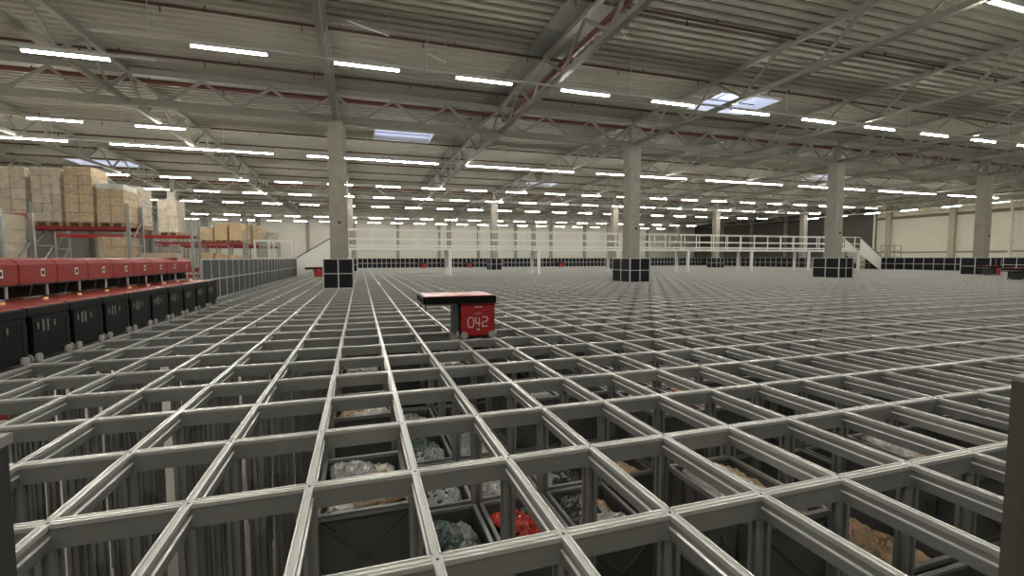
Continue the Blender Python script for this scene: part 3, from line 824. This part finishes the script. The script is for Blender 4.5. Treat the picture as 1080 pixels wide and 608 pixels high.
def pallet_load(x, y, z, nx, ny, nz, h, cm, label, wrap=True, group=None, stripes=False, top_white=False):
    t = thing('pallet_load', label, 'pallet', (x, y, z), 0, group)
    for me in pal_top: put('board', me, t, (0,0,0))
    bb = fixn(MB().box(-0.4,-0.3,0,1.1,0,0.122).box(-0.05,0.05,0,1.1,0,0.122).box(0.3,0.4,0,1.1,0,0.122).mesh('block_skid', WOOD))
    put('skid', bb, t)
    w, d, hh = 0.8/nx, 1.1/ny, h/nz
    M_ = bpy.data.meshes
    me = fixn(MB().box(-w/2+0.009,w/2-0.009,-d/2+0.006,d/2-0.006,0.006,hh-0.006).mesh('carton', cm))
    tp_ = fixn(MB().box(-0.03,0.03,-d/2+0.003,d/2-0.003,hh-0.07,hh-0.004).mesh('tape', TAPE))
    for c in range(nz):
        for a in range(nx):
            for b in range(ny):
                if 0 < b < ny-1: continue
                o = put('carton', me, t, (-0.4+(a+0.5)*w+random.uniform(-.008,.008), (b+0.5)*d+random.uniform(-.008,.008), 0.145+c*hh))
                if b == 0 or a == nx-1: put('tape', tp_, o)
    if top_white:
        build(MB().box(-0.4,0.4,0.0,1.1,0.145+h+0.005,0.145+h+0.20), 'top_packs', WHITEP, t)
    if wrap:
        wv = MB(); top = 0.145+h+(0.22 if top_white else 0.02)
        n_ = 10
        for s in range(n_):
            z0 = 0.1+(top-0.1)*s/n_; z1 = 0.1+(top-0.1)*(s+1)/n_
            e0 = 0.012+0.012*((s*7) % 3); 
            P = [(-0.41-e0,-0.012-e0),(0.41+e0,-0.012-e0),(0.41+e0,1.112+e0),(-0.41-e0,1.112+e0)]
            k = len(wv.v)
            wv.v += [(p[0],p[1],z0) for p in P]+[(p[0],p[1],z1) for p in P]
            for q in range(4): wv.f.append((k+q,k+(q+1)%4,k+4+(q+1)%4,k+4+q))
        k = len(wv.v); wv.v += [(-0.42,-0.02,top),(0.42,-0.02,top),(0.42,1.12,top),(-0.42,1.12,top)]; wv.f.append((k,k+1,k+2,k+3))
        put('stretch_film', wv.mesh('stretch_film', FILM), t)
    return t
rows_y = [12.3, 18.6, 25.2, 36.0, 43.5, 50.5]
rl = ['nearest pallet rack at the left edge of the picture', 'pallet rack with red beams above the red chargers', 'pallet rack behind the wrapped loads, with a red beam', 'distant pallet rack left of the white enclosure', 'farther pallet rack behind the white enclosure', 'farthest pallet rack near the back wall']
for k, y in enumerate(rows_y):
    rack_row(y, 2 if k < 4 else 3, rl[k], (-2.6, 0.22, 2.18), 3.0 if k else 2.2)
# row 0 (left edge)
pallet_load(XR-0.47, 12.25, 0.22, 2, 2, 5, 1.75, CARDL, 'tall wrapped pallet of pale cartons at the left edge, nearest rack end')
pallet_load(XR-1.35, 12.25, 0.22, 2, 2, 5, 1.95, CARD, 'tall brown carton pallet cut by the left picture edge')
# row 1 upper level
pallet_load(XR-0.47, 18.55, 2.18, 2, 2, 4, 1.15, CARD, 'wrapped carton pallet with white packs on top at the rack end', top_white=True)
pallet_load(XR-1.36, 18.55, 2.18, 2, 2, 6, 1.90, CARD, 'tall brown carton pallet, third from left on the red beam')
pallet_load(XR-2.25, 18.55, 2.18, 3, 2, 6, 1.82, CARDL, 'pale striped carton pallet at the left end of the red beam')
pallet_load(XR-3.20, 18.55, 2.18, 2, 2, 5, 1.80, CARDL, 'wrapped pale pallet high at the left picture edge')
pallet_load(XR-4.10, 18.55, 2.18, 2, 2, 5, 1.85, CARDL, 'wrapped pallet cut by the left picture edge, on the second rack')
pallet_load(XR-0.50, 18.55, 0.22, 2, 2, 4, 1.45, CARD, 'plain brown carton pallet on the lower level under the red beam')
pallet_load(XR-0.47, 19.8, 2.18, 2, 2, 4, 1.45, CARDL, 'wrapped pale pallet standing back to back behind the rack end')
pallet_load(XR-0.95, 25.15, 2.18, 2, 2, 4, 1.55, CARDL, 'wrapped pallet alone on the third rack')
for k, (dx, h, l) in enumerate(((0.5,1.2,'right'),(1.4,1.2,'middle'),(2.3,0.9,'left'))):
    pallet_load(XR-dx, 35.95, 2.18, 1, 1, 1, h, CARD, f'large brown box pallet on the distant rack, {l} one of three', wrap=(k==2))
    pallet_load(XR-dx, 35.95, 0.22, 2, 1, 3, 0.9+0.1*k, CARD, f'brown carton pallet on the lower level of the distant rack, {l} one', wrap=False)
for k in range(3):
    pallet_load(XR-0.5-k*0.9, 43.45, 2.18, 2, 1, 4, 1.5+0.1*k, CARD, f'dark far carton pallet on the farther rack, {ORD[k]} from its end')
    pallet_load(XR-0.5-k*0.9, 50.45, 2.18, 2, 1, 4, 1.3+0.1*k, CARDL, f'far carton pallet on the farthest rack, {ORD[k]} from its end')

# ------------------------------------------------------------------ foreground posts of the opening the picture is taken from
t = thing('safety_frame', 'dark grey metal frame post at the lower left picture edge', 'post', (-0.742, GY0, 0))
build(MB().box(-0.055,0.0,-0.02,0.02,-0.004,0.77), 'post', DARKM, t)
build(MB().box(-0.050,-0.006,-0.026,-0.020,0.0,0.765), 'groove_strip', mat('worn steel edge', (0.12,0.12,0.12), 0.4, 0.5), t)
build(MB().box(-1.05,0.004,-0.025,0.025,0.77,0.785), 'top_rail', ALUD, t)
build(MB().box(-1.0,-0.06,-0.004,0.004,0.03,0.765), 'panel', GREYP, t)
build(MB().box(-1.05,-1.0,-0.02,0.02,-0.004,0.77), 'post', DARKM, t)
t = thing('safety_frame', 'brownish grey post at the lower right picture edge', 'post', (1.70, GY0, 0))
build(MB().box(0.0,0.05,-0.02,0.02,-0.004,0.66), 'post', TAN, t)
build(MB().box(0.0,0.9,-0.025,0.025,0.66,0.675), 'top_rail', ALUD, t)
build(MB().box(0.05,0.85,-0.004,0.004,0.03,0.655), 'panel', GREYP, t)
build(MB().box(0.85,0.9,-0.02,0.02,-0.004,0.66), 'post', TAN, t)

# ------------------------------------------------------------------ small items
for k, y in enumerate((36.9, 24.95)):
    t = thing('downpipe', ['white vertical pipe on the cream wall beside the right stair', 'white vertical pipe on the cream wall right of the fourth column'][k], 'pipe', (XW1-0.55, y, 0))
    build(MB().cyl((0,0,FL),(0,0,6.6),0.11,14), 'pipe_run', WHITE, t)
    for z in (0.5, 2.5, 4.5): build(MB().box(0.0,0.2,-0.13,0.13,z,z+0.06), 'bracket', STEEL, t)
t = thing('stair_cage', 'thin grey railing cage behind the right stair', 'railing', (0, 0, 0))
for x in (43.45, 44.3, 45.15, 46.0):
    build(MB().box(x-0.03,x+0.03,27.4,27.46,FL,2.1), 'post', STEEL, t)
for z in (1.1, 1.6, 2.1): build(MB().box(43.42,46.03,27.40,27.46,z-0.03,z+0.03), 'rail', STEEL, t)
for k, (a, b, l) in enumerate((((-0.382,9.909,6.4),(0.536,10.367,6.4),'left of the bright middle tube'), ((5.245,8.005,6.4),(6.157,8.76,6.4),'beside the truss between the first two columns'), ((1.589,11.07,6.4),(2.108,11.464,6.4),'above the third front tube'))):
    t = thing('cable_glint', f'short thin white bar for a cable glint under the ceiling, {l}', 'cable tray')  # added white bar, its paint standing in for a bright glint
    build(MB().bar(a, b, 0.03, 0.02), 'glint', WHITE, t)
    for p in (a, b): build(MB().bar(p, (p[0],p[1],ZD+0.02), 0.008), 'drop_rod', HOUSE, t)
